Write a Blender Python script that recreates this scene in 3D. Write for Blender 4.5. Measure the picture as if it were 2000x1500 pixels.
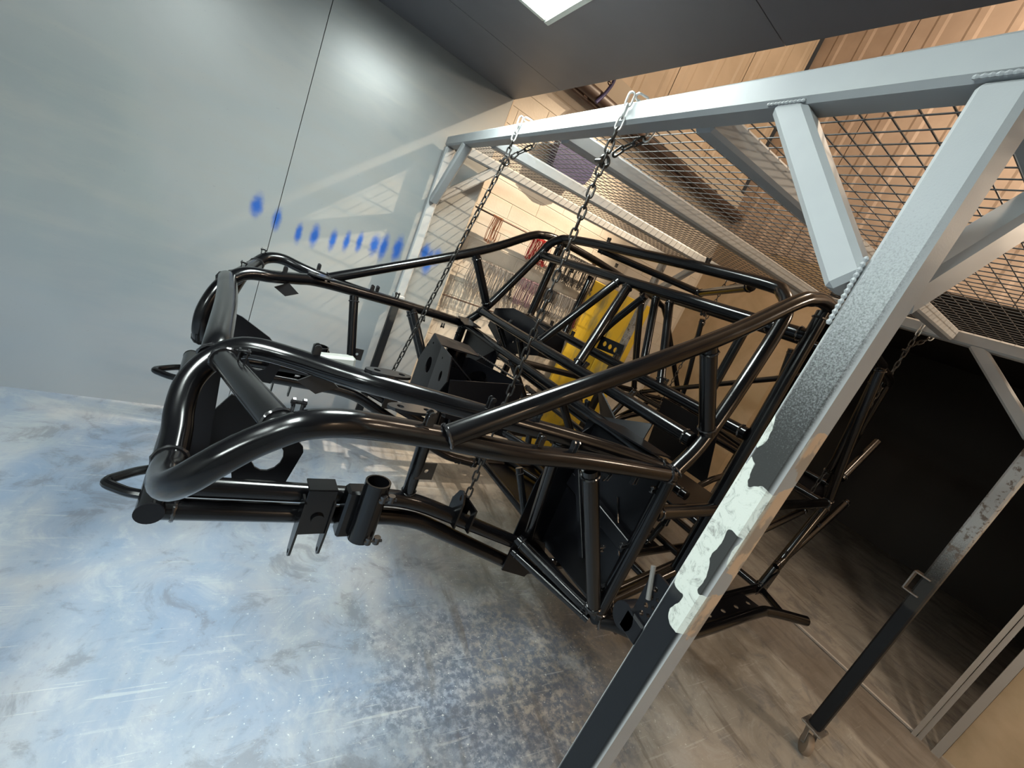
import bpy, bmesh, math, random
from mathutils import Vector, Matrix
random.seed(7)
scene = bpy.context.scene
COL = scene.collection
for o in list(bpy.data.objects): bpy.data.objects.remove(o)

# ------------------------------------------------------------------ camera
F, PX, PY = 821.141, 1068.776, 744.446
M = ((0.7978343928, -0.4451762758, 0.4065444196),
     (0.2192331549, -0.4139371290, -0.8835116734),
     (0.5616022662, 0.7940240152, -0.2326558785))
cam_d = bpy.data.cameras.new('camera'); cam = bpy.data.objects.new('camera', cam_d); COL.objects.link(cam)
cam_d.sensor_width = 36.0; cam_d.sensor_fit = 'HORIZONTAL'
cam_d.lens = F / 2000 * 36
cam_d.shift_x = -(PX - 1000) / 2000; cam_d.shift_y = (PY - 750) / 2000
cam_d.clip_start = 0.02; cam_d.clip_end = 60
R3 = Matrix(((M[0][0], -M[1][0], -M[2][0]), (M[0][1], -M[1][1], -M[2][1]), (M[0][2], -M[1][2], -M[2][2])))
cam.matrix_world = Matrix.Translation((0, 0, 1.55)) @ R3.to_4x4()
scene.camera = cam

# ------------------------------------------------------------------ world, exposure
w = bpy.data.worlds.new('world'); scene.world = w; w.use_nodes = True
w.node_tree.nodes['Background'].inputs[0].default_value = (1.0, 0.86, 0.72, 1)
w.node_tree.nodes['Background'].inputs[1].default_value = 0.04
vs = scene.view_settings
vs.view_transform = 'Standard'; vs.look = 'None'; vs.gamma = 1; vs.use_curve_mapping = False
vs.exposure = 0.0

YAW = 0.05496716
def B(xb, yb, z=0.0):            # booth / building coordinates -> world
    c, s = math.cos(YAW), math.sin(YAW)
    return Vector((xb * c - yb * s, xb * s + yb * c, z))

def light(name, kind, loc, power, color, size=0.3, aim=None, spread=None, size_y=None, spot=None, blend=0.3):
    d = bpy.data.lights.new(name, kind); o = bpy.data.objects.new(name, d); COL.objects.link(o)
    d.energy = power; d.color = color; o.location = loc
    if kind == 'AREA':
        d.size = size
        if size_y: d.shape = 'RECTANGLE'; d.size_y = size_y
        if spread: d.spread = spread
    else:
        d.shadow_soft_size = size
    if kind == 'SPOT': d.spot_size = spot; d.spot_blend = blend
    if aim is not None:
        o.rotation_euler = (Vector(aim) - Vector(loc)).to_track_quat('-Z', 'Y').to_euler()
    return o
WARM = (1.0, 0.80, 0.60)
COOL = (0.86, 0.95, 1.0)
light('hall_lamp_low', 'POINT', (2.86, -0.31, 2.75), 70, WARM, 0.045)
light('hall_lamp_gantry', 'SPOT', (2.72, 1.50, 4.25), 1250, (1.0, 0.78, 0.55), 0.012, aim=(1.30, 2.9, 1.40), spot=math.radians(39), blend=0.75)
light('hall_fill_side', 'POINT', (1.55, -2.3, 2.9), 75, (1.0, 0.72, 0.47), 0.16)  # added warm fill for the side face of the near post and tubes
light('hall_lamp_high', 'POINT', (2.6, 1.0, 4.15), 95, WARM, 0.08)
PANEL_POWER = 66.0

# ------------------------------------------------------------------ material helpers
def mat(name, color=(0.5, 0.5, 0.5), rough=0.5, metal=0.0, spec=0.5, coat=0.0):
    m = bpy.data.materials.new(name); m.use_nodes = True
    b = m.node_tree.nodes['Principled BSDF']
    b.inputs['Base Color'].default_value = (*color, 1); b.inputs['Roughness'].default_value = rough
    b.inputs['Metallic'].default_value = metal; b.inputs['Specular IOR Level'].default_value = spec
    b.inputs['Coat Weight'].default_value = coat
    m.diffuse_color = (*color, 1)
    return m
class G:
    def __init__(s, m): s.m = m; s.t = m.node_tree; s.n = s.t.nodes; s.l = s.t.links; s.b = s.n['Principled BSDF']
    def new(s, k, **kw):
        n = s.n.new(k)
        for a, v in kw.items(): setattr(n, a, v)
        return n
    def plug(s, a, b):
        if isinstance(a, (int, float)): b.default_value = a
        elif isinstance(a, tuple): b.default_value = a if len(a) == len(b.default_value) else (*a, 1)
        else: s.l.new(a, b)
    def coord(s, kind='Object'): return s.new('ShaderNodeTexCoord').outputs[kind]
    def mapping(s, v, scale=(1, 1, 1), loc=(0, 0, 0), rot=(0, 0, 0)):
        n = s.new('ShaderNodeMapping'); s.l.new(v, n.inputs[0])
        n.inputs['Scale'].default_value = scale; n.inputs['Location'].default_value = loc; n.inputs['Rotation'].default_value = rot
        return n.outputs[0]
    def noise(s, v, scale, detail=4, rough=0.55, dist=0.0):
        n = s.new('ShaderNodeTexNoise'); s.l.new(v, n.inputs['Vector'])
        n.inputs['Scale'].default_value = scale; n.inputs['Detail'].default_value = detail
        n.inputs['Roughness'].default_value = rough; n.inputs['Distortion'].default_value = dist
        return n.outputs['Fac']
    def rng(s, v, a, b, c=0.0, d=1.0, smooth=True):
        n = s.new('ShaderNodeMapRange'); s.l.new(v, n.inputs['Value'])
        if smooth: n.interpolation_type = 'SMOOTHSTEP'
        for i, x in zip(('From Min', 'From Max', 'To Min', 'To Max'), (a, b, c, d)): n.inputs[i].default_value = x
        return n.outputs['Result']
    def math(s, op, a, b=None, clamp=False):
        n = s.new('ShaderNodeMath', operation=op, use_clamp=clamp); s.plug(a, n.inputs[0])
        if b is not None: s.plug(b, n.inputs[1])
        return n.outputs[0]
    def mix(s, f, a, b):
        n = s.new('ShaderNodeMix', data_type='RGBA'); s.plug(f, n.inputs['Factor'])
        s.plug(a, n.inputs['A']); s.plug(b, n.inputs['B']); return n.outputs['Result']
    def sep(s, v):
        n = s.new('ShaderNodeSeparateXYZ'); s.l.new(v, n.inputs[0]); return n.outputs
    def base(s, c): s.plug(c, s.b.inputs['Base Color'])
    def rough(s, c): s.plug(c, s.b.inputs['Roughness'])
    def bump(s, h, strength=0.3, dist=0.01):
        n = s.new('ShaderNodeBump'); n.inputs['Strength'].default_value = strength; n.inputs['Distance'].default_value = dist
        s.l.new(h, n.inputs['Height']); s.l.new(n.outputs[0], s.b.inputs['Normal'])

MT = {}
# chassis powder coat
m = mat('black_powder_coat', (0.0025, 0.0025, 0.003), 0.2, 0, 0.42); MT['black'] = m
g = G(m); v = g.coord(); g.rough(g.rng(g.noise(v, 9, 3), 0.3, 0.7, 0.15, 0.23))
MT['black_plate'] = mat('black_coated_plate', (0.003, 0.003, 0.004), 0.30, 0, 0.28)
g = G(MT['black_plate']); v = g.coord(); g.bump(g.noise(v, 60, 3), 0.06, 0.002)
MT['weld'] = mat('coated_weld_bead', (0.012, 0.012, 0.013), 0.13, 0, 0.9)
MT['tab'] = mat('coated_tab', (0.010, 0.010, 0.011), 0.18, 0, 0.7)
MT['chain'] = mat('dark_chain_steel', (0.05, 0.048, 0.046), 0.30, 0.75, 0.5)
MT['chain_zinc'] = mat('zinc_chain_steel', (0.62, 0.62, 0.60), 0.35, 0.6, 0.5)
# booth wall paint
m = mat('booth_wall_paint', (0.36, 0.39, 0.40), 0.42, 0, 0.6); MT['wall'] = m
g = G(m); v = g.coord()
n1 = g.noise(v, 1.1, 4, 0.5, 0.4); n2 = g.noise(g.mapping(v, (1.0, 1, 5.0), rot=(0, 0.25, 0)), 2.4, 5, 0.6, 0.3)
c = g.mix(g.rng(n1, 0.35, 0.65), (0.225, 0.245, 0.25), (0.285, 0.30, 0.30))
c = g.mix(g.rng(n2, 0.40, 0.70, 0, 0.55), c, (0.29, 0.29, 0.275))
sx = g.sep(v)
low = g.rng(sx[2], 0.15, 1.2, 1, 0)                                    # bluer towards the skirting
c = g.mix(g.math('MULTIPLY', low, 0.55), c, (0.235, 0.27, 0.32))
sp = g.rng(g.noise(v, 75, 2, 0.5), 0.735, 0.76); c = g.mix(g.math('MULTIPLY', sp, 0.35), c, (0.2, 0.21, 0.22))
dabs = [(-0.023, 1.234, .030, .062), (0.073, 1.205, .022, .062), (0.183, 1.170, .018, .060), (0.258, 1.190, .024, .066), (0.350, 1.205, .020, .064),
        (0.420, 1.222, .018, .062), (0.485, 1.244, .018, .062), (0.568, 1.262, .028, .066), (0.620, 1.270, .026, .080), (0.700, 1.290, .030, .085),
        (0.865, 1.335, .030, .060), (0.905, 1.285, .034, .090), (0.945, 1.33, .030, .060)]
acc = None
wob = g.noise(v, 30, 3, 0.6)
for (dx, dz, rx, rz) in dabs:
    mp = g.mapping(v, (1 / rx, 0, 1 / rz), (-dx / rx, 0, -dz / rz))
    ln = g.new('ShaderNodeVectorMath', operation='LENGTH'); g.l.new(mp, ln.inputs[0])
    k = g.rng(g.math('ADD', ln.outputs['Value'], g.math('MULTIPLY', wob, 0.7)), 0.6, 1.7, 1, 0)
    acc = k if acc is None else g.math('MAXIMUM', acc, k)
c = g.mix(g.math('MULTIPLY', acc, 0.95), c, (0.008, 0.085, 0.37))
g.base(c); g.rough(0.30)
m = mat('booth_ceiling_paint', (0.22, 0.22, 0.24), 0.5, 0, 0.4); MT['ceiling'] = m
g = G(m); v = g.coord(); g.base(g.mix(g.rng(g.noise(v, 1.5, 4), .3, .7), (0.125, 0.127, 0.145), (0.155, 0.155, 0.17))); g.bump(g.noise(v, 220, 2), 0.05, 0.002)

# floor : smooth concrete with blue-grey overspray, scratches and stains
m = mat('oversprayed_concrete', (0.4, 0.42, 0.45), 0.4, 0, 0.4); MT['floor'] = m
g = G(m); v = g.coord(); sx = g.sep(v)
big = g.noise(v, 0.9, 5, 0.6, 0.6)
streak = g.noise(g.mapping(v, (3.2, 1.1, 1), rot=(0, 0, 0.15)), 1.6, 7, 0.66, 0.9)
fine = g.noise(v, 34, 5, 0.7)
blue = g.mix(g.rng(streak, 0.30, 0.70), (0.215, 0.265, 0.335), (0.33, 0.35, 0.375))
blue = g.mix(g.rng(big, 0.40, 0.60, 0, 0.8), blue, (0.185, 0.25, 0.355))
blue = g.mix(g.rng(g.noise(g.mapping(v, loc=(5, 3, 0)), 1.7, 5, 0.6, 0.8), 0.45, 0.7, 0, 0.7), blue, (0.33, 0.335, 0.345))
tan = g.mix(g.rng(big, 0.35, 0.62), (0.22, 0.21, 0.19), (0.34, 0.32, 0.29))
tan = g.mix(g.rng(streak, 0.45, 0.68, 0, 0.6), tan, (0.15, 0.14, 0.125))
# overspray fades out towards the hall
edge = g.math('ADD', g.math('ADD', sx[0], g.math('MULTIPLY', sx[1], 0.10)), g.math('MULTIPLY', g.math('SUBTRACT', g.noise(v, 2.6, 5, 0.65, 0.8), 0.5), 1.1))
c = g.mix(g.rng(edge, 0.75, 1.35), blue, tan)
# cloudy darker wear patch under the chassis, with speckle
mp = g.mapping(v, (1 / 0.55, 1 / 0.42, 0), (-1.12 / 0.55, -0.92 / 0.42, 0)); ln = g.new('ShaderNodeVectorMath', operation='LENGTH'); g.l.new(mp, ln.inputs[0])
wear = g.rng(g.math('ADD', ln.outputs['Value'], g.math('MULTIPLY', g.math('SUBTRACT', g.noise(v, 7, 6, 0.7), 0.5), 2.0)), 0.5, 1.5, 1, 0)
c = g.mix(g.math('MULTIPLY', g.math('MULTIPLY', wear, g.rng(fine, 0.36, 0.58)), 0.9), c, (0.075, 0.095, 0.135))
mp = g.mapping(v, (1 / 1.2, 1 / 0.9, 0), (-1.2 / 1.2, -1.1 / 0.9, 0)); ln = g.new('ShaderNodeVectorMath', operation='LENGTH'); g.l.new(mp, ln.inputs[0])
zone = g.rng(ln.outputs['Value'], 0.5, 1.4, 1, 0)
sp = g.rng(g.noise(v, 70, 4, 0.65), 0.645, 0.675); c = g.mix(g.math('MULTIPLY', g.math('MULTIPLY', sp, zone), 0.7), c, (0.72, 0.73, 0.72))
sp2 = g.rng(g.noise(g.mapping(v, loc=(3, 1, 0)), 60, 4, 0.7), 0.66, 0.72); c = g.mix(g.math('MULTIPLY', sp2, 0.5), c, (0.10, 0.10, 0.11))
# scratches
for i, (ang, sc, lo) in enumerate(((0.62, 5, 0.655), (-0.5, 6.5, 0.675), (1.9, 5, 0.665))):
    s_ = g.noise(g.mapping(v, (0.55, 14, 1), (i * 3.1, 0, 0), (0, 0, ang)), sc, 2, 0.5)
    s_ = g.math('MULTIPLY', g.rng(s_, lo, lo + 0.025), g.rng(g.noise(g.mapping(v, loc=(i * 7, 2, 0)), 3.0, 2), 0.45, 0.6))
    c = g.mix(g.math('MULTIPLY', s_, 0.34), c, (0.50, 0.51, 0.50))
mot = g.noise(g.mapping(v, loc=(9, 4, 0)), 5.5, 7, 0.72, 0.6)
c = g.mix(g.rng(mot, 0.50, 0.64, 0, 0.55), c, (0.12, 0.125, 0.14)); c = g.mix(g.rng(mot, 0.48, 0.34, 0, 0.35), c, (0.44, 0.45, 0.45))
sm = g.noise(g.mapping(v, (7.0, 1.0, 1), (0, 0, 0), (0, 0, -0.55)), 1.8, 5, 0.6, 0.4)
c = g.mix(g.math('MULTIPLY', g.rng(sm, 0.56, 0.68), g.math('MULTIPLY', g.rng(edge, 0.5, 1.2), 0.55)), c, (0.10, 0.085, 0.07))
# dark painted band in front of the threshold
xb = g.math('ADD', g.math('MULTIPLY', sx[0], math.cos(YAW)), g.math('MULTIPLY', sx[1], math.sin(YAW)))
xb = g.math('ADD', xb, g.math('MULTIPLY', g.math('SUBTRACT', g.noise(v, 9, 5, 0.7), 0.5), 0.12))
band = g.math('MULTIPLY', g.rng(xb, 3.02, 3.08), g.rng(xb, 3.62, 3.66, 1, 0))
c = g.mix(g.math('MULTIPLY', band, 0.6), c, (0.12, 0.10, 0.085))
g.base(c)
g.rough(g.math('ADD', g.rng(streak, 0.3, 0.7, 0.30, 0.50), g.math('MULTIPLY', wear, 0.12)))
g.bump(g.math('ADD', fine, g.math('MULTIPLY', streak, 0.5)), 0.10, 0.004)

# gantry paint
def gantry_mat(name, kind):
    m = mat(name, (0.42, 0.44, 0.45), 0.5, 0, 0.4 if kind == 'beam' else 0.22); g = G(m); v = g.coord('Object'); s = g.sep(v)
    n = g.noise(v, 3.5, 4); c = g.mix(g.rng(n, .3, .7), (0.29, 0.305, 0.315), (0.34, 0.355, 0.36))
    grain = g.noise(v, 420, 2, 0.7)
    if kind == 'beam':
        pass
    else:
        top, bot, blk = (1.80, 1.46, 1.19) if kind == 'near' else (1.35, 1.05, 0.88)
        # black overspray on the booth-facing side only
        face = g.rng(s[0], -0.0275, -0.0215, 1, 0)
        if kind == 'rear': face = g.rng(s[0], 0.02, 0.027, 1, 0)
        zz = g.math('ADD', s[2], g.math('MULTIPLY', g.math('SUBTRACT', grain, 0.5), 0.35))
        a1 = g.rng(zz, bot, top, 0.97, 0.0)
        c = g.mix(g.math('MULTIPLY', a1, face), c, (0.022, 0.022, 0.021))
        zn = g.math('ADD', s[2], g.math('MULTIPLY', g.math('SUBTRACT', g.noise(v, 14, 3), 0.5), 0.16))
        a2 = g.rng(zn, blk - 0.02, blk + 0.02, 1, 0)
        c = g.mix(g.math('MULTIPLY', a2, face), c, (0.008, 0.009, 0.011))
        if kind == 'near':
            # chalky white filler smeared over the post, with brown overspray on its rim
            warp = g.noise(g.mapping(v, (1, 1, 1)), 20, 3, 0.6)
            vo = g.new('ShaderNodeTexVoronoi', feature='SMOOTH_F1'); g.l.new(g.mapping(v, (0.35, 1.0, 0.62), (0.0, 0.013, 0.031)), vo.inputs['Vector']); vo.inputs['Scale'].default_value = 22; vo.inputs['Smoothness'].default_value = 0.35
            nn = g.math('ADD', g.math('MULTIPLY', vo.outputs['Distance'], -1.0), g.math('MULTIPLY', warp, 0.30))
            zone = g.math('MULTIPLY', g.rng(s[2], 1.09, 1.17), g.rng(s[2], 1.44, 1.56, 1, 0))
            lev = g.math('ADD', nn, g.math('MULTIPLY', g.math('SUBTRACT', zone, 1.0), 0.8))
            k = g.rng(lev, -0.425, -0.415)
            side = g.rng(s[0], -0.016, -0.006, 1, 0)
            k = g.math('MULTIPLY', k, side)
            wf = g.mix(g.rng(g.noise(v, 38, 7, 0.75, 1.4), 0.50, 0.70, 0, 0.85), (0.47, 0.49, 0.45), (0.13, 0.13, 0.12))
            c = g.mix(k, c, wf)
            rim = g.math('MULTIPLY', g.rng(lev, -0.47, -0.46), g.math('SUBTRACT', 1.0, side))
            c = g.mix(g.math('MULTIPLY', rim, 0.9), c, g.mix(g.rng(g.noise(v, 22, 4), .45, .55), (0.55, 0.40, 0.27), (0.30, 0.25, 0.2)))
            g.bump(g.math('ADD', g.math('MULTIPLY', k, 1.0), g.math('MULTIPLY', grain, 0.15)), 0.5, 0.002)
        else:
            dirt = g.rng(g.noise(v, 30, 5, 0.7), 0.52, 0.62); c = g.mix(g.math('MULTIPLY', dirt, g.rng(s[2], 1.0, 1.15)), c, (0.12, 0.10, 0.085))
    g.base(c)
    return m
MT['beam'] = gantry_mat('grey_gantry_paint', 'beam'); MT['post_near'] = gantry_mat('grey_post_paint_with_filler', 'near'); MT['post_rear'] = gantry_mat('grey_post_paint_dirty', 'rear')
MT['wire'] = mat('painted_mesh_wire', (0.07, 0.067, 0.065), 0.5, 0.0, 0.3)
MT['galv'] = mat('dull_steel', (0.30, 0.28, 0.26), 0.4, 0.8)
MT['caster'] = mat('brown_caster_wheel', (0.20, 0.15, 0.11), 0.55)
m = mat('cream_block_paint', (0.55, 0.47, 0.37), 0.65); MT['brick'] = m
g = G(m); v = g.coord(); gi = g.new('ShaderNodeObjectInfo')
c = g.mix(g.rng(g.noise(v, 6, 4), .3, .7), (0.46, 0.42, 0.36), (0.54, 0.50, 0.43)); c = g.mix(g.math('MULTIPLY', gi.outputs['Random'], 0.35), c, (0.45, 0.43, 0.40))
g.base(c); g.bump(g.noise(v, 70, 4), 0.25, 0.004)
MT['mortar'] = mat('cream_mortar', (0.44, 0.40, 0.34), 0.8)
m = mat('tan_sheet_metal', (0.48, 0.36, 0.24), 0.5); MT['clad'] = m
g = G(m); v = g.coord(); c = g.mix(g.rng(g.noise(v, 2.2, 5), .35, .65), (0.40, 0.33, 0.25), (0.48, 0.40, 0.31)); g.base(c)
m = mat('rust_tinted_sheet_metal', (0.40, 0.26, 0.19), 0.55); MT['clad2'] = m
g = G(m); v = g.coord(); c = g.mix(g.rng(g.noise(v, 2.6, 5), .35, .65), (0.34, 0.27, 0.22), (0.42, 0.34, 0.28)); g.base(c)
m = mat('tan_board', (0.45, 0.33, 0.21), 0.6); MT['board'] = m
g = G(m); v = g.coord(); c = g.mix(g.rng(g.noise(v, 3, 6, 0.6, 0.5), .35, .65), (0.34, 0.26, 0.16), (0.42, 0.32, 0.21)); g.base(c)
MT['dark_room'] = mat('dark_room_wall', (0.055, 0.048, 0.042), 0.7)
MT['jamb'] = mat('grey_metal_trim', (0.28, 0.26, 0.24), 0.5, 0.2)
m = mat('scuffed_yellow_paint', (0.62, 0.42, 0.03), 0.45); MT['yellow'] = m
g = G(m); v = g.coord(); c = g.mix(g.rng(g.noise(g.mapping(v, (1, 1, .4)), 7, 5), .5, .68), (0.66, 0.46, 0.04), (0.32, 0.27, 0.10)); g.base(c)
MT['seam'] = mat('grey_tape', (0.36, 0.32, 0.28), 0.6)
MT['tape'] = mat('pale_masking', (0.30, 0.31, 0.29), 0.6)
MT['pipe'] = mat('dark_brown_pipe', (0.045, 0.028, 0.022), 0.45)
MT['blue'] = mat('navy_blue_plastic', (0.012, 0.012, 0.075), 0.5)
MT['rod'] = mat('rusty_rod', (0.07, 0.045, 0.035), 0.5, 0.5)
for n_, c_ in (('grey', (0.26, 0.25, 0.24)), ('black', (0.025, 0.024, 0.024)), ('red', (0.32, 0.015, 0.015)), ('orange', (0.34, 0.13, 0.06)), ('purple', (0.20, 0.13, 0.16)), ('maroon', (0.12, 0.02, 0.03))):
    MT['hook_' + n_] = mat('hook_wire_' + n_, c_, 0.5, 0.2)
MT['tan_body'] = mat('light_frame_plastic', (0.62, 0.66, 0.60), 0.5)
m = mat('panel_diffuser', (0.9, 0.95, 0.9), 0.4); MT['diffuser'] = m
b = m.node_tree.nodes['Principled BSDF']; b.inputs['Emission Color'].default_value = (0.90, 1.0, 0.97, 1); b.inputs['Emission Strength'].default_value = PANEL_POWER

# ------------------------------------------------------------------ geometry helpers
class MB:
    def __init__(s): s.v = []; s.f = []
    def add(s, vs_, fs):
        k = len(s.v); s.v += [tuple(p) for p in vs_]; s.f += [tuple(i + k for i in f) for f in fs]
    def box(s, c, d, R=None, bev=0.0):
        c = Vector(c); hx, hy, hz = (x / 2 for x in d)
        if bev <= 0:
            P = [Vector((x, y, z)) for x in (-hx, hx) for y in (-hy, hy) for z in (-hz, hz)]
            fs = [(0, 1, 3, 2), (4, 6, 7, 5), (0, 4, 5, 1), (2, 3, 7, 6), (0, 2, 6, 4), (1, 5, 7, 3)]
        else:                                                     # chamfered box (24 verts)
            P = []; 
            for sx_ in (-1, 1):
                for sy_ in (-1, 1):
                    for sz_ in (-1, 1):
                        P += [Vector((sx_ * hx, sy_ * (hy - bev), sz_ * (hz - bev))), Vector((sx_ * (hx - bev), sy_ * hy, sz_ * (hz - bev))), Vector((sx_ * (hx - bev), sy_ * (hy - bev), sz_ * hz))]
            bm = bmesh.new(); [bm.verts.new(p) for p in P]; bmesh.ops.convex_hull(bm, input=bm.verts)
            bmesh.ops.dissolve_limit(bm, angle_limit=0.01, verts=bm.verts, edges=bm.edges); bm.verts.ensure_lookup_table()
            P = [x.co.copy() for x in bm.verts]; ix = {x: i for i, x in enumerate(bm.verts)}; fs = [tuple(ix[x] for x in f.verts) for f in bm.faces]; bm.free()
        if R is not None: P = [R @ p for p in P]
        s.add([c + p for p in P], fs)
    def bar(s, a, b, w_, h_, up=(0, 0, 1), bev=0.004):
        a, b = Vector(a), Vector(b); d = (b - a); L = d.length; z = d.normalized(); u = Vector(up)
        y = (u - z * u.dot(z)).normalized(); x = y.cross(z)
        s.box((a + b) / 2, (w_, h_, L), Matrix((x, y, z)).transposed(), bev)
    def sweep(s, pts, r, seg=16, cap=True, closed=False, ell=None):
        pts = [Vector(p) for p in pts]; n = len(pts); rs = r if isinstance(r, (list, tuple)) else [r] * n
        T = []
        for i in range(n):
            if closed: t = pts[(i + 1) % n] - pts[i - 1]
            else: t = pts[min(i + 1, n - 1)] - pts[max(i - 1, 0)]
            T.append(t.normalized())
        ref = Vector((0, 0, 1)) if abs(T[0].z) < 0.9 else Vector((1, 0, 0))
        nrm = (ref - T[0] * ref.dot(T[0])).normalized(); P = []
        for i in range(n):
            nrm = (nrm - T[i] * nrm.dot(T[i])).normalized(); bn = T[i].cross(nrm)
            for k in range(seg):
                a = 2 * math.pi * k / seg
                P.append(pts[i] + (nrm * math.cos(a) + bn * math.sin(a)) * rs[i])
        fs = []
        for i in range(n if closed else n - 1):
            j = (i + 1) % n
            for k in range(seg):
                k2 = (k + 1) % seg; fs.append((i * seg + k, i * seg + k2, j * seg + k2, j * seg + k))
        if cap and not closed: fs.append(tuple(range(seg))[::-1]); fs.append(tuple((n - 1) * seg + k for k in range(seg)))
        s.add(P, fs)
    def cyl(s, a, b, r, seg=16): s.sweep([a, b], r, seg)
    def ring(s, c, axis, R_, r, seg=20, rs=6, bump=0.0):
        c, ax = Vector(c), Vector(axis).normalized(); ref = Vector((0, 0, 1)) if abs(ax.z) < .9 else Vector((1, 0, 0))
        u = (ref - ax * ref.dot(ax)).normalized(); w2 = ax.cross(u)
        pts = [c + (u * math.cos(2 * math.pi * i / seg) + w2 * math.sin(2 * math.pi * i / seg)) * R_ for i in range(seg)]
        s.sweep(pts, [r * (1 + bump * (i % 2)) for i in range(seg)], rs, closed=True)
    def build(s, name, m, parent=None, smooth=True, loc=None, angle=35):
        me = bpy.data.meshes.new(name); me.from_pydata(s.v, [], s.f)
        o = bpy.data.objects.new(name, me); COL.objects.link(o); me.materials.append(MT[m] if isinstance(m, str) else m)
        if smooth:
            for p in me.polygons: p.use_smooth = True
            me.set_sharp_from_angle(angle=math.radians(angle))
        if loc is not None: me.transform(Matrix.Translation(-Vector(loc))); o.location = loc
        if parent: o.parent = parent
        return o
def crom(pts, sub=6):                       # Catmull-Rom through points
    P = [Vector(p) for p in pts]; P = [2 * P[0] - P[1]] + P + [2 * P[-1] - P[-2]]; out = []
    for i in range(1, len(P) - 2):
        for k in range(sub):
            t = k / sub; a, b_, c_, d = P[i - 1:i + 3]
            out.append(0.5 * ((2 * b_) + (c_ - a) * t + (2 * a - 5 * b_ + 4 * c_ - d) * t * t + (3 * b_ - a - 3 * c_ + d) * t ** 3))
    out.append(P[-2]); return out
def fillet(pts, rad, sub=8):                # straight runs with round bends
    P = [Vector(p) for p in pts]; out = [P[0]]
    for i in range(1, len(P) - 1):
        a, b_, c_ = P[i - 1], P[i], P[i + 1]; d1, d2 = (a - b_), (c_ - b_)
        t = min(rad, d1.length * .45, d2.length * .45); p1 = b_ + d1.normalized() * t; p2 = b_ + d2.normalized() * t
        for k in range(sub + 1):
            u = k / sub; out.append(p1 * (1 - u) ** 2 + b_ * 2 * u * (1 - u) + p2 * u * u)
    out.append(P[-1]); return out
def plate_mesh(mb, outer, holes, th, fr):
    # outer: list of 2d points ; holes: (cx,cy,r[,r2]) ; fr(x,y,t)->3d
    bm = bmesh.new(); edges = []
    def loop(pp):
        vs_ = [bm.verts.new((x, y, 0)) for x, y in pp]
        for i in range(len(vs_)): edges.append(bm.edges.new((vs_[i], vs_[(i + 1) % len(vs_)])))
    loop(outer); H = []
    for h in holes:
        cx, cy, r = h[:3]; r2 = h[3] if len(h) > 3 else r
        pp = [(cx + r * math.cos(2 * math.pi * k / 14), cy + r2 * math.sin(2 * math.pi * k / 14)) for k in range(14)]; loop(pp)
    bmesh.ops.triangle_fill(bm, use_beauty=True, use_dissolve=False, edges=edges)
    bm.verts.ensure_lookup_table(); bm.verts.index_update()
    V2 = [(x.co.x, x.co.y) for x in bm.verts]; F2 = [tuple(x.index for x in f.verts) for f in bm.faces]; BE = [(e.verts[0].index, e.verts[1].index) for e in bm.edges if len(e.link_faces) == 1]
    bm.free(); n = len(V2)
    P = [fr(x, y, -th / 2) for x, y in V2] + [fr(x, y, th / 2) for x, y in V2]
    fs = [f for f in F2] + [tuple(i + n for i in f[::-1]) for f in F2] + [(a, b_, b_ + n, a + n) for a, b_ in BE]
    mb.add(P, fs)
def fixn(o):
    bm = bmesh.new(); bm.from_mesh(o.data); bmesh.ops.recalc_face_normals(bm, faces=bm.faces); bm.to_mesh(o.data); bm.free()
    return o
def tag(o, label=None, cat=None, group=None, kind=None):
    if label: o['label'] = label
    if cat: o['category'] = cat
    if group: o['group'] = group
    if kind: o['kind'] = kind
    return o
def empty(name, loc, label, cat, group=None, rot=None):
    o = bpy.data.objects.new(name, None); COL.objects.link(o); o.location = loc; o.empty_display_size = 0.1
    if rot is not None: o.rotation_euler = rot
    return tag(o, label, cat, group)
def struct(o): o['kind'] = 'structure'; return o
def copy_obj(o, parent=None):
    c = o.copy(); COL.objects.link(c); c.parent = parent; return c

# ================================================================== SETTING
BR = Matrix.Rotation(YAW, 4, 'Z')           # building frame
def bobj(mb, name, m, parent=None, smooth=False, org=(0, 0, 0)):
    o = mb.build(name, m, parent, smooth)
    if parent is None: o.matrix_world = BR @ Matrix.Translation(org)
    return o
WY, WX1, CZ = 2.795, 1.06, 2.39
mb = MB(); mb.box((2.5, 0.5, -0.05), (14, 12, 0.1)); struct(mb.build('floor', 'floor', smooth=False))
# booth wall (left in the photo): two sheets with an open joint
wall = MB(); wall.box((-0.97, WY + 0.045, 1.2), (4.06, 0.05, 2.42)); wl = struct(bobj(wall, 'wall_left', 'dark_room'))
for x0, x1 in ((-3.0, 0.0650), (0.0680, WX1)):
    p = MB(); p.box(((x0 + x1) / 2, WY + 0.01, 1.2), (x1 - x0, 0.02, 2.40)); o = p.build('wall_sheet', 'wall', wl, smooth=False)
p = MB(); p.box((WX1 + 0.004, WY + 0.035, 1.2), (0.008, 0.072, 2.42)); p.build('edge_trim', 'clad', wl, smooth=False)
# booth ceiling sheets
ce = MB(); ce.box((-0.97, -0.1, CZ + 0.06), (4.06, 5.9, 0.06)); cl = struct(bobj(ce, 'ceiling', 'ceiling'))
for y0, y1 in ((-3.0, 0.985), (0.988, 2.236), (2.239, 2.79)):
    p = MB(); p.box((-0.97, (y0 + y1) / 2, CZ + 0.015), (4.06, y1 - y0, 0.03)); p.build('ceiling_sheet', 'ceiling', cl, smooth=False)
p = MB(); p.box((-3.02, -0.1, 1.2), (0.04, 5.9, 2.42)); struct(bobj(p, 'wall_back', 'wall'))
p = MB(); p.box((-0.97, -3.02, 1.2), (4.06, 0.04, 2.42)); struct(bobj(p, 'wall_right', 'wall'))
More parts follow.
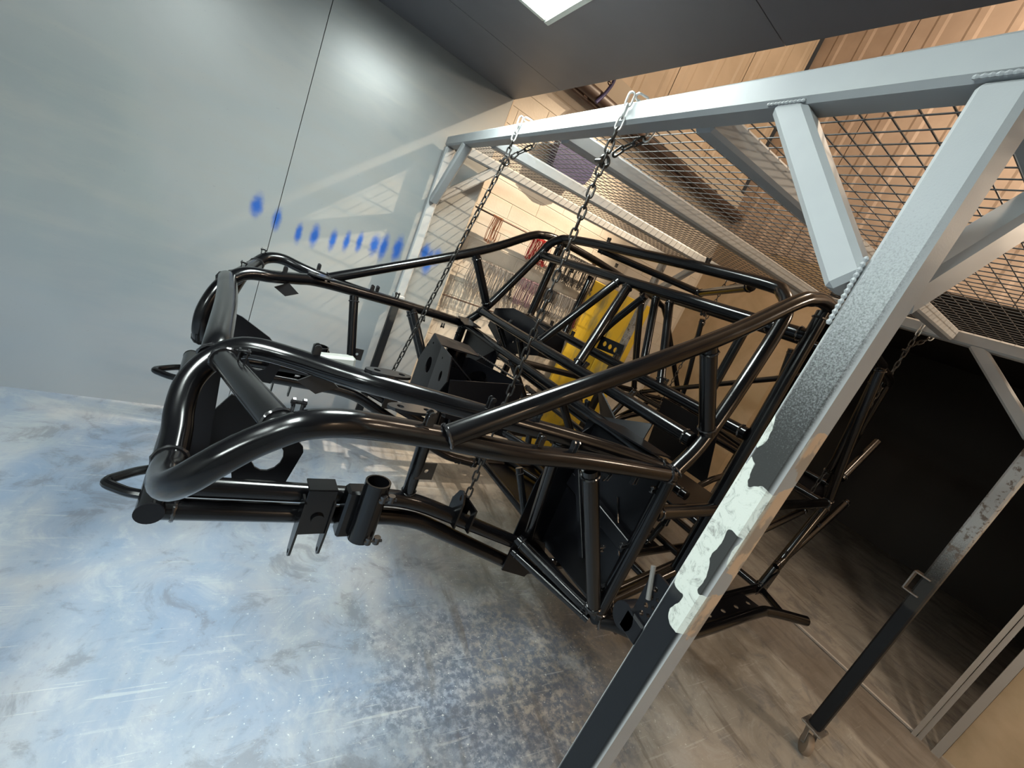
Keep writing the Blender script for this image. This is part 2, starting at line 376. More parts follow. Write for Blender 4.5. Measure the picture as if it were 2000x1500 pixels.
# hall: block wall
BY = 3.0; H0 = 2.75
p = MB(); p.box((2.33, BY + 0.052, 1.5), (2.7, 0.1, 3.0)); bw = struct(bobj(p, 'wall_block', 'mortar'))
CH, BL = 0.110, 0.42
brick_mesh = None
for j in range(25):
    x = 0.98 - (BL / 2 if j % 2 else 0)
    while x < 3.60:
        x0, x1 = max(x, 0.98), min(x + BL, 3.62)
        if x1 - x0 > 0.05:
            b_ = MB(); full = abs((x1 - x0) - BL) < 1e-4
            if full and brick_mesh: o = bpy.data.objects.new('brick', brick_mesh); COL.objects.link(o); o.parent = bw
            else:
                b_.box((0, 0, 0), (x1 - x0 - 0.004, 0.044, CH - 0.004), None, 0.002); o = b_.build('brick', 'brick', bw, smooth=False)
                if full: brick_mesh = o.data
            o.location = ((x0 + x1) / 2, BY + 0.022 + random.uniform(-.001, .001), j * CH + CH / 2)
        x += BL
# upper cladding above the blocks (vertical ribbed sheets) and end wall
def clad(name, m, x0, x1, z0, z1, place, pitch=0.24):
    root = None
    n = max(1, round((x1 - x0) / 0.72)); wd = (x1 - x0) / n
    back = MB(); back.box(place((x0 + x1) / 2, 0.05, (z0 + z1) / 2), tuple(abs(c) for c in (place(x1 - x0, 0.02, z1 - z0)[0] - place(0, 0, 0)[0], place(x1 - x0, 0.02, z1 - z0)[1] - place(0, 0, 0)[1], z1 - z0)))
    root = struct(bobj(back, name, m))
    for i in range(n):
        a = x0 + i * wd; b2 = a + wd - 0.006; prof = [(a, 0)]
        k = 0
        while a + 0.06 + k * pitch + 0.10 < b2:
            q0 = a + 0.06 + k * pitch; prof += [(q0, 0), (q0 + .02, -.009), (q0 + .07, -.009), (q0 + .09, 0)]; k += 1
        prof.append((b2, 0)); sh = MB(); P = []; fs = []
        for (x, d) in prof: P += [place(x, d, z0), place(x, d, z1)]
        for k in range(len(prof) - 1): fs.append((2 * k, 2 * k + 2, 2 * k + 3, 2 * k + 1))
        sh.add(P, fs); sh.build('cladding_sheet', m, root, smooth=False)
    return root
clad('wall_upper', 'clad', 0.98, 3.62, H0, 4.72, lambda x, d, z: (x, BY + 0.02 + d, z))
clad('wall_header', 'clad2', -3.0, 3.02, 2.51, 4.72, lambda x, d, z: (3.66 + d, x, z))
OPL, OPR = 1.80, -0.035
p = MB(); p.box((3.70, (OPL + 3.02) / 2, 1.255), (0.08, 3.02 - OPL, 2.51)); struct(bobj(p, 'wall_end', 'board'))
p = MB(); p.box((3.70, -1.66, 1.255), (0.08, 2.95, 2.51)); struct(bobj(p, 'wall_end_right', 'board'))
p = MB(); p.box((3.615, -0.160, 1.255), (0.05, 0.04, 2.51)); struct(bobj(p, 'trim_3', 'jamb'))
p = MB(); p.box((3.61, -0.052, 1.255), (0.05, 0.022, 2.51)); p.box((3.63, -0.078, 1.255), (0.05, 0.022, 2.51)); struct(bobj(p, 'trim_1', 'jamb'))
p = MB(); p.box((3.64, 0.88, 0.012), (0.085, 1.86, 0.024), None, 0.006); struct(bobj(p, 'trim_2', 'jamb'))
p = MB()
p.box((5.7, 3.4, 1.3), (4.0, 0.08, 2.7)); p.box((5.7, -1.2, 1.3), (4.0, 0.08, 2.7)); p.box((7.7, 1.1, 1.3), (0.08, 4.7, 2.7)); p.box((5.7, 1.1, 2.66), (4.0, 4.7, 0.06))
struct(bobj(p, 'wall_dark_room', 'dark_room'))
# hall roof, far side walls (mostly out of frame)
p = MB(); p.box((1.5, 0.0, 4.76), (9.5, 6.6, 0.06))
for k in range(14): p.box((1.5, -3.0 + k * 0.46, 4.71), (9.5, 0.06, 0.05))
struct(bobj(p, 'roof', 'clad'))
p = MB(); p.box((2.3, -3.1, 2.4), (8.0, 0.08, 4.7)); struct(bobj(p, 'wall_hall_right', 'brick'))
p = MB(); p.box((1.0, 0, 3.60), (0.05, 6, 2.2)); struct(bobj(p, 'wall_over_booth', 'clad'))
# purlin seen above the gantry
p = MB(); p.box((3.58, 0, 0), (0.06, 0, 0)); 
p = MB()
p.box((3.60, 0, 3.95), (0.06, 6.0, 0.07), None, 0.004); struct(bobj(p, 'trim_4', 'clad'))

# ================================================================== BOOTH LIGHTS
def booth_light(x0, x1, y0, y1, label):
    cx, cy = (x0 + x1) / 2, (y0 + y1) / 2
    t = empty('ceiling_light', (cx, cy, CZ), label, 'ceiling light', 'booth ceiling lights')
    fr = MB(); X, Y = (x1 - x0) / 2, (y1 - y0) / 2
    for sx_ in (-1, 1): fr.box((sx_ * (X - .0125), 0, -.012), (.025, 2 * Y, .03), None, .004)
    for sy_ in (-1, 1): fr.box((0, sy_ * (Y - .0125), -.0121), (2 * X - .05, .025, .0298), None, .004)
    fr.build('frame', 'tan_body', t)
    d = MB(); d.box((0, 0, -.016), (2 * X - .052, 2 * Y - .052, .006)); d.build('diffuser', 'diffuser', t, smooth=False)
    return t
booth_light(0.12, 0.60, 1.18, 1.81, 'lit ceiling light panel in a pale frame, at the top edge of the photo')
booth_light(-1.10, -0.50, 0.00, 0.65, 'lit ceiling light panel further back inside the booth, above the camera')
booth_light(-2.2, -1.6, -1.4, -0.8, 'added ceiling light panel behind the camera, there to light the booth floor')  # unseen extra panel, added for more cool light on the floor

# ================================================================== GANTRY
gan = empty('gantry', (0.628, 1.5, 0), 'grey welded square-tube gantry on casters with wire mesh on top', 'gantry')
S_ = 0.056; XF, XR = 0.60, 2.50; ZB = 1.952; TILT = 0.062
def gp(x, y, z): return Vector((x, y, z)) - Vector(gan.location)
def zt(x): return (x - XF) / (XR - XF) * TILT
def gbar(name, a, b_, m='beam', w_=S_, h_=S_, up=(0, 0, 1), bev=0.008, label=None):
    q = MB(); q.bar(gp(*a), gp(*b_), w_, h_, up, bev); o = q.build(name, m, gan, angle=30)
    if label: o['label'] = label
    return o
hz = S_ / 2
YA, YB = 2.735, 0.256
gbar('beam', (XF + hz, -0.9, ZB + hz), (XF + hz, YA + S_, ZB + hz))
gbar('beam', (XR + hz, -0.9, ZB + hz + TILT), (XR + hz, YA + S_, ZB + hz + TILT))
RAILS = [YA + hz, 2.10 + hz, 1.402 + hz, 0.770 + hz, YB + hz, -0.36]
for y in RAILS: gbar('rail', (XF + S_ + .001, y, ZB + hz), (XR - .001, y, ZB + hz + TILT))
def post(name, x, y, ztop, m, zbot=0.139, wid=S_):
    q = MB(); q.box((0, 0, (ztop + zbot) / 2), (wid, wid, ztop - zbot), None, 0.007); o = q.build(name, m, gan, angle=30)
    o.location = gp(x, y, 0); return o
pb = post('post', XF + hz, YB + hz, ZB - .001, 'post_near'); pb['label'] = 'nearest post, black overspray low down and white filler smears'
pa = post('post', XF + hz, YA + hz, ZB - .001, 'beam', 1.0)
q = MB(); q.box((0, 0, 0.57), (.044, .044, .86), None, .005); o = q.build('inner_leg', 'post_rear', gan); o.location = gp(XF + hz, YA + hz, 0)
q = MB(); q.box((0, 0, 1.01), (.068, .068, .05), None, .006); o = q.build('sleeve_collar', 'beam', gan); o.location = gp(XF + hz, YA + hz, 0)
pc = post('post', XR + hz, 0.345, ZB + TILT - .001, 'post_rear'); pc['label'] = 'rear post, blackened low down'
post('post', XR + hz, YA + hz, ZB + TILT - .001, 'post_rear')
# knee braces
def knee(a, b_, up): gbar('knee_brace', a, b_, 'beam', 0.050, 0.050, up)
knee((XF + hz, 0.325, 1.70), (XF + hz, 0.575, 1.965), (1, 0, 0))
knee((XF + hz, YA - .01, 1.64), (XF + hz, 2.42, 1.965), (1, 0, 0))
knee((XF + hz + .02, YB + hz, 1.70), (0.93, YB + hz, 1.975), (0, 1, 0))
knee((XF + hz + .02, YA + hz, 1.66), (0.93, YA + hz, 1.972), (0, 1, 0))
knee((XR + hz, 0.37, 1.74), (XR + hz, 0.70, 2.03), (1, 0, 0))
knee((XR + hz, YA - .01, 1.74), (XR + hz, 2.42, 2.03), (1, 0, 0))
# weld seams at the knees and the post head
q = MB()
def bead(mb_, a, b_, r=0.005, step=0.008):
    a, b_ = Vector(a), Vector(b_); n = max(2, int((b_ - a).length / step)); pts = []; rs = []
    for i in range(2 * n + 1): pts.append(a.lerp(b_, i / (2 * n))); rs.append(r * (1.0 if i % 2 else 0.55))
    mb_.sweep(pts, rs, 7)
for a_, b_, r_ in (((XF - .001, 0.245, ZB + .002), (XF - .001, 0.318, ZB + .002), .0035), ((XF + .004, 0.314, 1.640), (XF + .004, 0.316, 1.735), .004), ((XF + .002, 0.53, ZB + .002), (XF + .002, 0.60, ZB + .002), .003)):
    q = MB(); bead(q, gp(*a_), gp(*b_), r_, .007); q.build('weld_bead', 'beam', gan)
# wire mesh: each wire a part
wl_ = []
ztop = ZB + S_ + 0.002
nx = 0; x = XF + 0.035
w_mesh = None
while x < XR + 0.05:
    if w_mesh is None:
        q = MB(); pts = []
        y = -0.40
        while y < YA + .05: pts.append((0, y - 1.5, 0)); y += .35
        pts.append((0, YA + .05 - 1.5, 0)); q.sweep(pts, .0017, 6); o = q.build('mesh_wire', 'wire', gan); w_mesh = o.data
    else: o = bpy.data.objects.new('mesh_wire', w_mesh); COL.objects.link(o); o.parent = gan
    o.location = (x - 0.628, 0, ztop + zt(x)); x += 0.044; nx += 1
y = -0.38; w2 = None
while y < YA + .05:
    if w2 is None:
        q = MB(); q.sweep([gp(XF + .02, 1.5, ztop + .0042), gp(XR + .05, 1.5, ztop + .0036 + TILT)], .0017, 6); o = q.build('mesh_wire', 'wire', gan); w2 = o.data
    else: o = bpy.data.objects.new('mesh_wire', w2); COL.objects.link(o); o.parent = gan
    o.location = (0, y - 1.5, 0); y += 0.046
# casters
def caster(x, y, dx, dy, fx=0, fy=0):
    P0 = gp(x, y, 0); d = Vector((dx, dy, 0)).normalized(); s2 = Vector((-d.y, d.x, 0))
    q = MB(); q.box(P0 + Vector((0, 0, .136)), (.095, .095, .007), None, .001); q.cyl(P0 + Vector((0, 0, .118)), P0 + Vector((0, 0, .133)), .026, 16)
    for a_ in (-1, 1):
        for b_ in (-1, 1): q.cyl(P0 + Vector((a_ * .038, b_ * .038, .128)), P0 + Vector((a_ * .038, b_ * .038, .145)), .007, 6)
    o = q.build('caster', 'galv', gan)
    wc = P0 + d * .030 + Vector((0, 0, .050))
    f_ = MB()
    for k in (-1, 1): f_.bar(P0 + s2 * k * .021 + Vector((0, 0, .120)), wc + s2 * k * .021, .003, .040, d, 0)
    f_.box(P0 + Vector((0, 0, .119)), (.05, .05, .004)); f_.cyl(wc - s2 * .027, wc + s2 * .027, .007, 8); f_.build('fork', 'galv', o)
    w3 = MB(); w3.sweep([wc + s2 * t for t in (-.016, -.014, -.006, .006, .014, .016)], [.040, .047, .050, .050, .047, .040], 26); w3.build('wheel', 'caster', o)
caster(XF + hz, YB + hz, -1, .3); caster(XF + hz, YA + hz, .15, -1); caster(XR + hz, 0.345, -.7, -.5); caster(XR + hz, YA + hz, 1, .2)
# welded clip on the rear post, perforated bracket on the near post
q = MB(); cxp = XR + hz
for z in (.955, 1.045): q.box(gp(cxp - .02, 0.345 + .026, z), (.05, .060, .006), None, .001)
q.box(gp(cxp - .02, 0.345 + .053, 1.0), (.05, .006, .095), None, .001); q.build('welded_clip', 'galv', gan)

q = MB(); plate_mesh(q, [(.306, 1.095), (.346, 1.085), (.350, 1.165), (.340, 1.180), (.306, 1.180)], [(.330, 1.105 + .017 * k, .0045) for k in range(4)] + [(.318, 1.113 + .017 * k, .0035) for k in range(3)], .005, lambda a, b_, t_: gp(XF + .012 + t_, a, b_)); fixn(q.build('perforated_bracket', 'black_plate', gan, smooth=False))
q = MB(); q.sweep([gp(XF + .002, .352, 1.075), gp(XF + .040, .352, 1.075)], .024, 20); q.box(gp(XF + .02, .330, 1.075), (.036, .045, .04), None, .004); q.build('bracket_pad', 'black_plate', gan)
q = MB(); q.cyl(gp(XF + .006, .352, 1.185), gp(XF + .006, .330, 1.135), .0045, 10); q.build('bracket_pin', 'galv', gan)
# ================================================================== CHAINS
def link_mesh():
    q = MB(); pts = []; a, r = .0095, .0075
    for k in range(6): t = math.pi * k / 5; pts.append((r * math.cos(t), 0, a + r * math.sin(t)))
    for k in range(6): t = math.pi + math.pi * k / 5; pts.append((r * math.cos(t), 0, -a + r * math.sin(t)))
    q.sweep(pts, .0030, 8, closed=True)
    me = bpy.data.meshes.new('link'); me.from_pydata(q.v, [], q.f); me.materials.append(MT['chain'])
    for p in me.polygons: p.use_smooth = True
    return me
LINK = link_mesh(); LINKZ = LINK.copy(); LINKZ.materials.clear(); LINKZ.materials.append(MT['chain_zinc'])
PITCH = 0.0285
def run_chain(root, pts, zinc=lambda i, p: False, flip=0, wob=0.15):
    pts = [Vector(p) for p in pts]; L = [0]
    for i in range(1, len(pts)): L.append(L[-1] + (pts[i] - pts[i - 1]).length)
    def at(s):
        s = max(0, min(L[-1] - 1e-6, s))
        for i in range(1, len(pts)):
            if s <= L[i]: t = (s - L[i - 1]) / (L[i] - L[i - 1]); return pts[i - 1].lerp(pts[i], t)
        return pts[-1]
    n = int(L[-1] / PITCH)
    for i in range(n):
        s = (i + .5) * PITCH; c = at(s); d = (at(s + .012) - at(s - .012)).normalized()
        o = bpy.data.objects.new('link', LINKZ if zinc(i, c) else LINK); COL.objects.link(o); o.parent = root
        qt = d.to_track_quat('Z', 'Y') @ Matrix.Rotation(math.radians(45) + (math.pi / 2 if (i + flip) % 2 else 0) + random.uniform(-wob, wob), 3, 'Z').to_quaternion()
        o.location = c - Vector(root.location); o.rotation_mode = 'QUATERNION'; o.rotation_quaternion = qt
def hang_chain(xb_, y, zlow, label, zb=ZB, x0=XF, end=None):
    g_ = 0.010; root = empty('chain', (x0 - g_, y, zlow), label, 'chain', 'chains hanging the chassis from the gantry')
    zc = lambda i, p: p.z > zb - .008
    # loop round the beam, then the fall
    xa, xb2 = x0 - g_, x0 + S_ + g_; zt_, zb_ = zb + S_ + g_, zb - g_
    fall = [(xa, y, zt_), (xa, y, zb - .10), end if end else (xa, y, zlow)]
    run_chain(root, fall, zc)
    run_chain(root, [(xa + .012, y - .006, zt_), (xb2 - .004, y - .028, zt_), (xb2, y - .03, zt_ - .012), (xb2, y - .03, zb + .0), (xa + .03, y - .008, zb - .055), (xa + .008, y, zb - .095)], zc, 1)
    # shackle where the tail joins the fall
    q = MB(); c = Vector((xa + .004, y, zb - .098)) - Vector(root.location); q.ring(c, (0, 1, 0), .013, .0045, 14, 7); q.cyl(c + Vector((-.016, -.012, -.006)), c + Vector((-.016, .014, -.006)), .005, 8); q.build('shackle', 'chain', root)
    return root

# ================================================================== CHASSIS
OC = Vector((-0.1, 1.337, 0.84))
CR = Matrix(((0.9955140502, -0.0944814249, -0.0050036185), (0.0946138249, 0.9941209558, 0.0526474063), (0, -0.0528846441, 0.9986006281)))
ch = bpy.data.objects.new('buggy_chassis', None); COL.objects.link(ch); ch.empty_display_size = .1
ch.matrix_world = Matrix.Translation(OC) @ CR.to_4x4()
tag(ch, 'glossy black tube-frame buggy chassis hanging from chains, without wheels or body', 'chassis')
def CW(s, w_, u): return OC + CR @ Vector((s, w_, u))
R0 = 0.0225
class T: pass
def tube(name, pts, r=R0, smooth=False, rad=0.0, weld=(1, 1), sides=(1,), seg=18):
    out = []
    for sd in sides:
        P = [Vector((p[0], p[1] * sd, p[2])) for p in pts]
        C_ = crom(P) if smooth else (fillet(P, rad) if rad else P)
        q = MB(); q.sweep(C_, r, seg); o = q.build(name, 'black', ch, angle=50)
        for flag, (e, e2) in zip(weld, ((C_[0], C_[1]), (C_[-1], C_[-2]))):
            if flag:
                d = (e2 - e); L = d.length; d.normalize(); wd = MB()
                wd.ring(e + d * (min(0.022, L * .4) if flag == 1 else .003), d, r * 1.03, r * .13, 22, 6, 0.5); wd.build('weld_bead', 'weld', o)
        out.append(o)
    return out
def mir(name, pts, **k): return tube(name, pts, sides=(-1, 1), **k)
def lat(name, a, **k): return tube(name, [(a[0], -a[1], a[2]), (a[0], a[1], a[2])], **k)
# --- nose and hood
HB = [(1.055, .768, .296), (.74, .747, .305), (.51, .737, .307), (.351, .725, .316), (.24, .735, .328), (.165, .752, .338)]
tube('side_hoop', HB + [(.11, .757, .332), (.077, .753, .312), (.045, .752, .288), (.014, .752, .258), (-.010, .742, .226), (-.026, .705, .192), (-.033, .63, .158), (-.031, .560, .146)], smooth=True, sides=(-1,))
tube('side_hoop', HB + [(.112, .735, .326), (.08, .695, .298), (.047, .635, .258), (.02, .555, .19), (-.008, .455, .10), (-.026, .385, .060), (-.033, .345, .066)], smooth=True, sides=(1,))
HT = [(.055, .392, .309), (.12, .422, .314), (.2, .485, .321), (.277, .534, .327), (.459, .583, .325), (.813, .674, .316), (1.04, .745, .303)]
tube('hood_tube', [(-.031, .553, .146), (-.032, .50, .166), (-.036, .455, .190), (-.032, .412, .225), (-.012, .385, .260), (.018, .377, .290)] + HT, smooth=True, weld=(0, 1), sides=(-1,))
tube('hood_tube', [(-.034, .340, .070), (-.040, .318, .110), (-.039, .318, .17), (-.018, .340, .243), (.016, .370, .288)] + HT, smooth=True, weld=(0, 1), sides=(1,))
tube('nose_brace', [(.008, .385, .276), (.085, .742, .312)], sides=(-1,)); tube('nose_brace', [(.012, .370, .280), (.085, .690, .300)], sides=(1,))
tube('nose_cross_tube', [(-.004, -.372, .270), (-.002, -.30, .288), (.002, 0, .294), (-.002, .30, .288), (-.004, .372, .270)], r=.0245, smooth=True)
tube('bumper_cross_tube', [(-.045, -.445, -.045), (-.045, .445, -.045)], r=.0225, weld=(0, 0))
mir('lower_rail', [(-.03, .416, -.056), (.45, .430, -.078), (.53, .430, -.096), (1.0, .418, -.325), (1.06, .410, -.346), (1.22, .385, -.365)], rad=.09)
mir('upper_rail', [(-.02, .405, -.008), (.45, .430, -.020), (.53, .430, -.042), (.93, .425, -.205), (1.04, .42, -.25)], rad=.09)
mir('hood_strut', [(.417, .513, .315), (.475, .420, -.02)], r=.0175)
mir('hood_strut', [(.713, .640, .315), (.98, .43, -.225)], r=.0175)
# --- windscreen pillars, roof
mir('pillar_and_roof_tube', [(.345, .730, .322), (.969, .747, .682), (1.25, .762, .880), (1.33, .765, .918), (1.40, .765, .935), (1.50, .762, .937), (1.80, .757, .93), (2.276, .75, .902)], smooth=True, weld=(2, 0))
tube('windscreen_hoop', [(1.060, -.766, .300), (1.156, -.758, .434), (1.320, -.718, .790), (1.350, -.695, .880), (1.372, -.655, .922), (1.392, -.590, .944), (1.41, -.30, .955), (1.415, 0, .957), (1.41, .30, .955), (1.392, .590, .944), (1.372, .655, .922), (1.350, .695, .880), (1.320, .718, .790), (1.156, .758, .434), (1.060, .766, .300)], smooth=True)
lat('windscreen_header', (1.336, .700, .812))
lat('cowl_tube', (1.118, .741, .401)); lat('lower_cowl_tube', (1.062, .745, .300), r=.019)
tube('windscreen_strut', [(1.332, .035, .805), (1.122, .150, .405)], r=.019); tube('windscreen_strut', [(1.336, -.028, .802), (1.122, -.150, .410)], r=.0205)
mir('pillar_post', [(.975, .742, .672), (1.150, .757, .434)], r=.0235)
tube('roof_strut', [(1.42, .36, .935), (1.84, -.017, .925)], r=.0175); tube('roof_strut', [(1.44, -.50, .935), (1.84, -.017, .925)], r=.0175)
# --- cabin
mir('leg_tube', [(1.058, .766, .300), (1.056, .765, .10), (1.056, .757, -.224)], r=.0225)
mir('side_diagonal', [(.745, .742, .285), (1.043, .748, -.205)])
mir('footwell_diagonal', [(.905, .455, -.165), (1.045, .735, -.222)], r=.0185); mir('footwell_lower_edge', [(.915, .44, -.225), (1.06, .735, -.26)], r=.014)
mir('door_bar', [(1.07, .765, .165), (2.64, .75, .18)])
mir('middle_upright', [(1.47, .755, .915), (1.43, .752, .18), (1.40, .75, -.26)], smooth=True)
lat('seat_back_bar', (1.425, .74, .455)); lat('roof_cross_bar', (1.47, .74, .83))
tube('seat_brace', [(1.455, -.09, .81), (1.43, -.22, .47)], r=.0175); tube('seat_brace', [(1.455, -.17, .81), (1.43, -.33, .47)], r=.0175)
tube('seat_brace', [(1.46, -.03, .79), (1.45, .10, .60), (1.42, .14, .46)], r=.0175, smooth=True)
tube('seat_brace', [(1.50, -.52, .80), (1.50, -.505, .47)], r=.0175); tube('seat_brace', [(1.52, .45, .80), (1.46, .40, .47)], r=.0175)
mir('sill_tube', [(1.06, .752, -.235), (1.40, .75, -.30), (2.375, .75, -.337)], r=.0205, smooth=True)
mir('door_diagonal', [(1.075, .75, -.185), (2.36, .752, .14)], r=.0165); mir('door_diagonal', [(1.10, .70, -.225), (2.10, .70, .02)], r=.0165)
mir('floor_rail', [(1.10, .40, -.358), (2.45, .38, -.365)], r=.019)
for s__ in (1.24, 1.62, 2.02, 2.375): lat('floor_cross_tube', (s__, .75, -.335), r=.0175)
mir('nerf_bar', [(1.062, .765, -.235), (1.10, .80, -.222), (1.16, .862, -.215), (1.28, .885, -.235), (1.60, .875, -.283), (2.05, .875, -.305), (2.16, .895, -.305), (2.36, .985, -.31)], smooth=True, weld=(1, 0))
mir('nerf_brace', [(2.375, .76, -.337), (2.22, .93, -.305)], r=.0165)
tube('floor_diagonal', [(1.24, -.74, -.335), (1.62, .0, -.335)], r=.016); tube('floor_diagonal', [(1.62, .0, -.335), (1.24, .74, -.335)], r=.016)
tube('tunnel_tube', [(1.06, -.20, .29), (1.30, -.20, .02), (1.42, -.18, -.2), (2.0, -.18, -.25)], r=.0165, smooth=True)
tube('tunnel_tube', [(1.06, .20, .29), (1.30, .20, .02), (1.42, .18, -.2), (2.0, .18, -.25)], r=.0165, smooth=True)
lat('seat_mount_bar', (1.62, .74, .02), r=.0165); lat('seat_mount_bar', (1.86, .74, .05), r=.0165)
lat('dash_bar', (1.27, .73, .20), r=.0165)
tube('steering_brace', [(1.118, .30, .39), (1.28, .36, .20)], r=.0155); tube('steering_brace', [(1.118, .52, .39), (1.30, .50, .18)], r=.0155)
# --- rear
mir('rear_leg', [(2.276, .75, .902), (2.431, .75, .568), (2.655, .75, .18)], smooth=True)
mir('rear_leg_brace', [(2.30, .745, .84), (2.50, .72, .42), (2.56, .70, .34)], r=.0165, smooth=True)
mir('rear_lower_tube', [(2.655, .75, .17), (2.375, .75, -.337)], r=.024); mir('rear_lower_tube', [(3.0, .75, .185), (2.41, .755, -.20)], r=.0175)
mir('rear_hoop', [(2.30, .74, .90), (2.50, .745, .872), (2.60, .72, .80), (3.02, .62, .30), (3.10, .60, .22)], smooth=True, r=.0205)
mir('rear_stub', [(2.90, .745, .575), (2.63, .75, .33)], r=.020, weld=(0, 1))
mir('rear_frame_rail', [(2.655, .75, .17), (3.16, .60, .205)], r=.0175); lat('rear_cross_tube', (3.10, .62, .21), r=.019); lat('rear_cross_tube', (2.655, .75, .17), r=.019); lat('rear_roof_cross', (2.28, .74, .90), r=.0205)
lat('rear_cross_tube', (2.375, .75, -.337), r=.019)
tube('rear_diagonal', [(2.66, -.72, .17), (3.09, .55, .21)], r=.016); tube('rear_diagonal', [(2.3, -.72, .88), (2.65, .68, .20)], r=.016)
tube('engine_cradle_tube', [(2.42, -.30, .86), (2.62, -.30, .2), (2.40, -.30, -.33)], r=.0165, smooth=True); tube('engine_cradle_tube', [(2.42, .30, .86), (2.62, .30, .2), (2.40, .30, -.33)], r=.0165, smooth=True)
mir('engine_mount_tube', [(1.90, .34, -.36), (2.10, .36, .02), (2.64, .40, .17)], r=.0165, smooth=True)

# --- plates
def plate(name, outer, holes, th, fr, m='black_plate', parent=ch):
    q = MB(); plate_mesh(q, outer, holes, th, fr); return fixn(q.build(name, m, parent, smooth=False))
def SU(w_): return lambda x, y, t: (x, w_ + t, y)
def WU(s): return lambda x, y, t: (s + t, x, y)
def SW(u, k=0.0): return lambda x, y, t: (x, y, u + k * (x) + t)
def slab2(c, d):
    q = MB(); q.box((c[0] + d[0] / 2, c[1], c[2] + d[2] / 2), d, Matrix.Rotation(-.12, 3, 'Y'), .010); o = q.build('masked_mount', 'tape', ch); o['label'] = 'mount wrapped in pale grey masking'
for sd in (-1, 1):
    # winch side plates with a D-shaped cut-out
    plate('winch_side_plate', [(.012, -.01), (.020, .135), (.042, .175), (.060, .170), (.150, .118), (.208, .060), (.212, .045), (.190, -.055), (.085, -.048), (.078, -.02)], [(.140, .028, .032, .040)], .006, SU(sd * .33))
    # folded nose strip next to it
    q = MB(); q.bar((-.004, sd * .345, .255), (.012, sd * .345, -.02), .006, .035, (1, 0, 0), 0); q.build('nose_strip', 'black_plate', ch)
    # footwell bulkhead, floor and inner side
    plate('footwell_bulkhead', [(sd * .36, -.24), (sd * .74, -.22), (sd * .75, .275), (sd * .36, .275)], [], .004, WU(1.085))
    plate('footwell_side_panel', [(.93, -.20), (1.085, -.24), (1.085, .275), (.96, .16), (.93, .02)], [], .004, SU(sd * .40))
    plate('footwell_floor', [(.92, sd * .42), (1.06, sd * .40), (1.08, sd * .74), (1.02, sd * .735)], [], .004, lambda x, y, t: (x, y, -.195 - .3 * (x - .92) + t))
    q = MB(); q.bar((1.07, sd * .42, .06), (1.07, sd * .74, .02), .03, .05, (0, 0, 1), .002); q.build('footwell_channel', 'black_plate', ch)
    q = MB(); q.bar((1.06, sd * .40, .17), (1.06, sd * .62, -.12), .02, .035, (1, 0, 0), .002); q.build('footwell_channel', 'black_plate', ch)
    wd = MB(); bead(wd, (1.079, sd * .62, .12), (1.079, sd * .72, -.03), .004, .012); wd.build('weld_bead', 'weld', ch); wd = MB(); bead(wd, (.93, sd * .46, -.18), (1.03, sd * .70, -.215), .004, .007); wd.build('weld_bead', 'weld', ch)
    # corner gusset at the rail end
    plate('rail_gusset', [(.90, -.30), (1.02, -.345), (1.08, -.27), (1.05, -.20), (.96, -.16), (.90, -.18)], [], .005, SU(sd * .447))
    # tow hook loop
    q = MB(); yc = sd * .316
    q.sweep(fillet([(-.055, yc - sd * .052, -.058), (-.085, yc - sd * .040, -.060), (-.132, yc, -.062), (-.085, yc + sd * .040, -.060), (-.055, yc + sd * .052, -.058)], .022, 5), .0100, 10); q.build('tow_hook', 'black', ch)
    # end caps
    q = MB(); q.cyl((-.045, sd * .445, -.045), (-.045, sd * .449, -.045), .0235, 24); q.build('end_cap', 'black_plate', ch)
    # shock pivot bracket : channel round both rails with two ears
    s0 = .245; wo = sd * .475
    q = MB(); q.box((s0, wo, -.028), (.062, .004, .120), None, .001); q.box((s0, sd * .452, .030), (.062, .05, .004), None, .001)
    q.cyl((s0 + .004, sd * .472, -.045), (s0 + .004, sd * .484, -.045), .014, 18)
    o = q.build('pivot_bracket', 'black', ch)
    for dx in (-.031, .031):
        ear = [(-.020, .03), (.020, .03), (.018, -.055)] + [(.012 * math.cos(a), -.112 + .012 * math.sin(a)) for a in [-math.pi * k / 6 for k in range(7)]] + [(-.018, -.055)]
        plate('ear', [(sd * .464 + x, -.03 + y) for x, y in ear], [(sd * .464, -.142, .0045, .006)], .005, WU(s0 + dx), 'black', o)
    # open clamp sleeve
    c0 = Vector((.350, sd * .500, .075)); c1 = Vector((.352, sd * .500, -.085)); q = MB(); P = []; fs = []
    d = (c1 - c0).normalized(); u_ = Vector((1, 0, 0)); v_ = d.cross(u_).normalized(); n = 24
    for (c, r) in ((c0, .0255), (c0, .0300), (c1, .0300), (c1, .0255)):
        for k in range(n): a = 2 * math.pi * k / n; P.append(c + (u_ * math.cos(a) + v_ * math.sin(a)) * r)
    for i in range(4):
        j = (i + 1) % 4
        for k in range(n): fs.append((i * n + k, i * n + (k + 1) % n, j * n + (k + 1) % n, j * n + k))
    q.add(P, fs); q.box((.325, sd * .466, -.03), (.055, .045, .13), None, .006); sl = fixn(q.build('clamp_sleeve', 'black', ch))
    for z in (.048, -.070):
        q = MB()
        for k in (-1, 1): q.cyl((.372 + k * .010, sd * .528, z - .012), (.372 + k * .010, sd * .528, z + .006), .0085, 12)
        q.cyl((.352, sd * .531, z - .003), (.394, sd * .531, z - .003), .0038, 8); q.build('clamp_bolt', 'weld', sl)
    # chain lug on the rail : double ears with a hole
    lg = [(sd * a, b_) for a, b_ in ((.400, -.105), (.462, -.105), (.462, -.020), (.450, .004), (.436, .010), (.420, .002), (.402, -.030))]
    plate('chain_lug', lg, [(sd * .440, -.012, .005, .010)], .006, WU(.635), 'black')
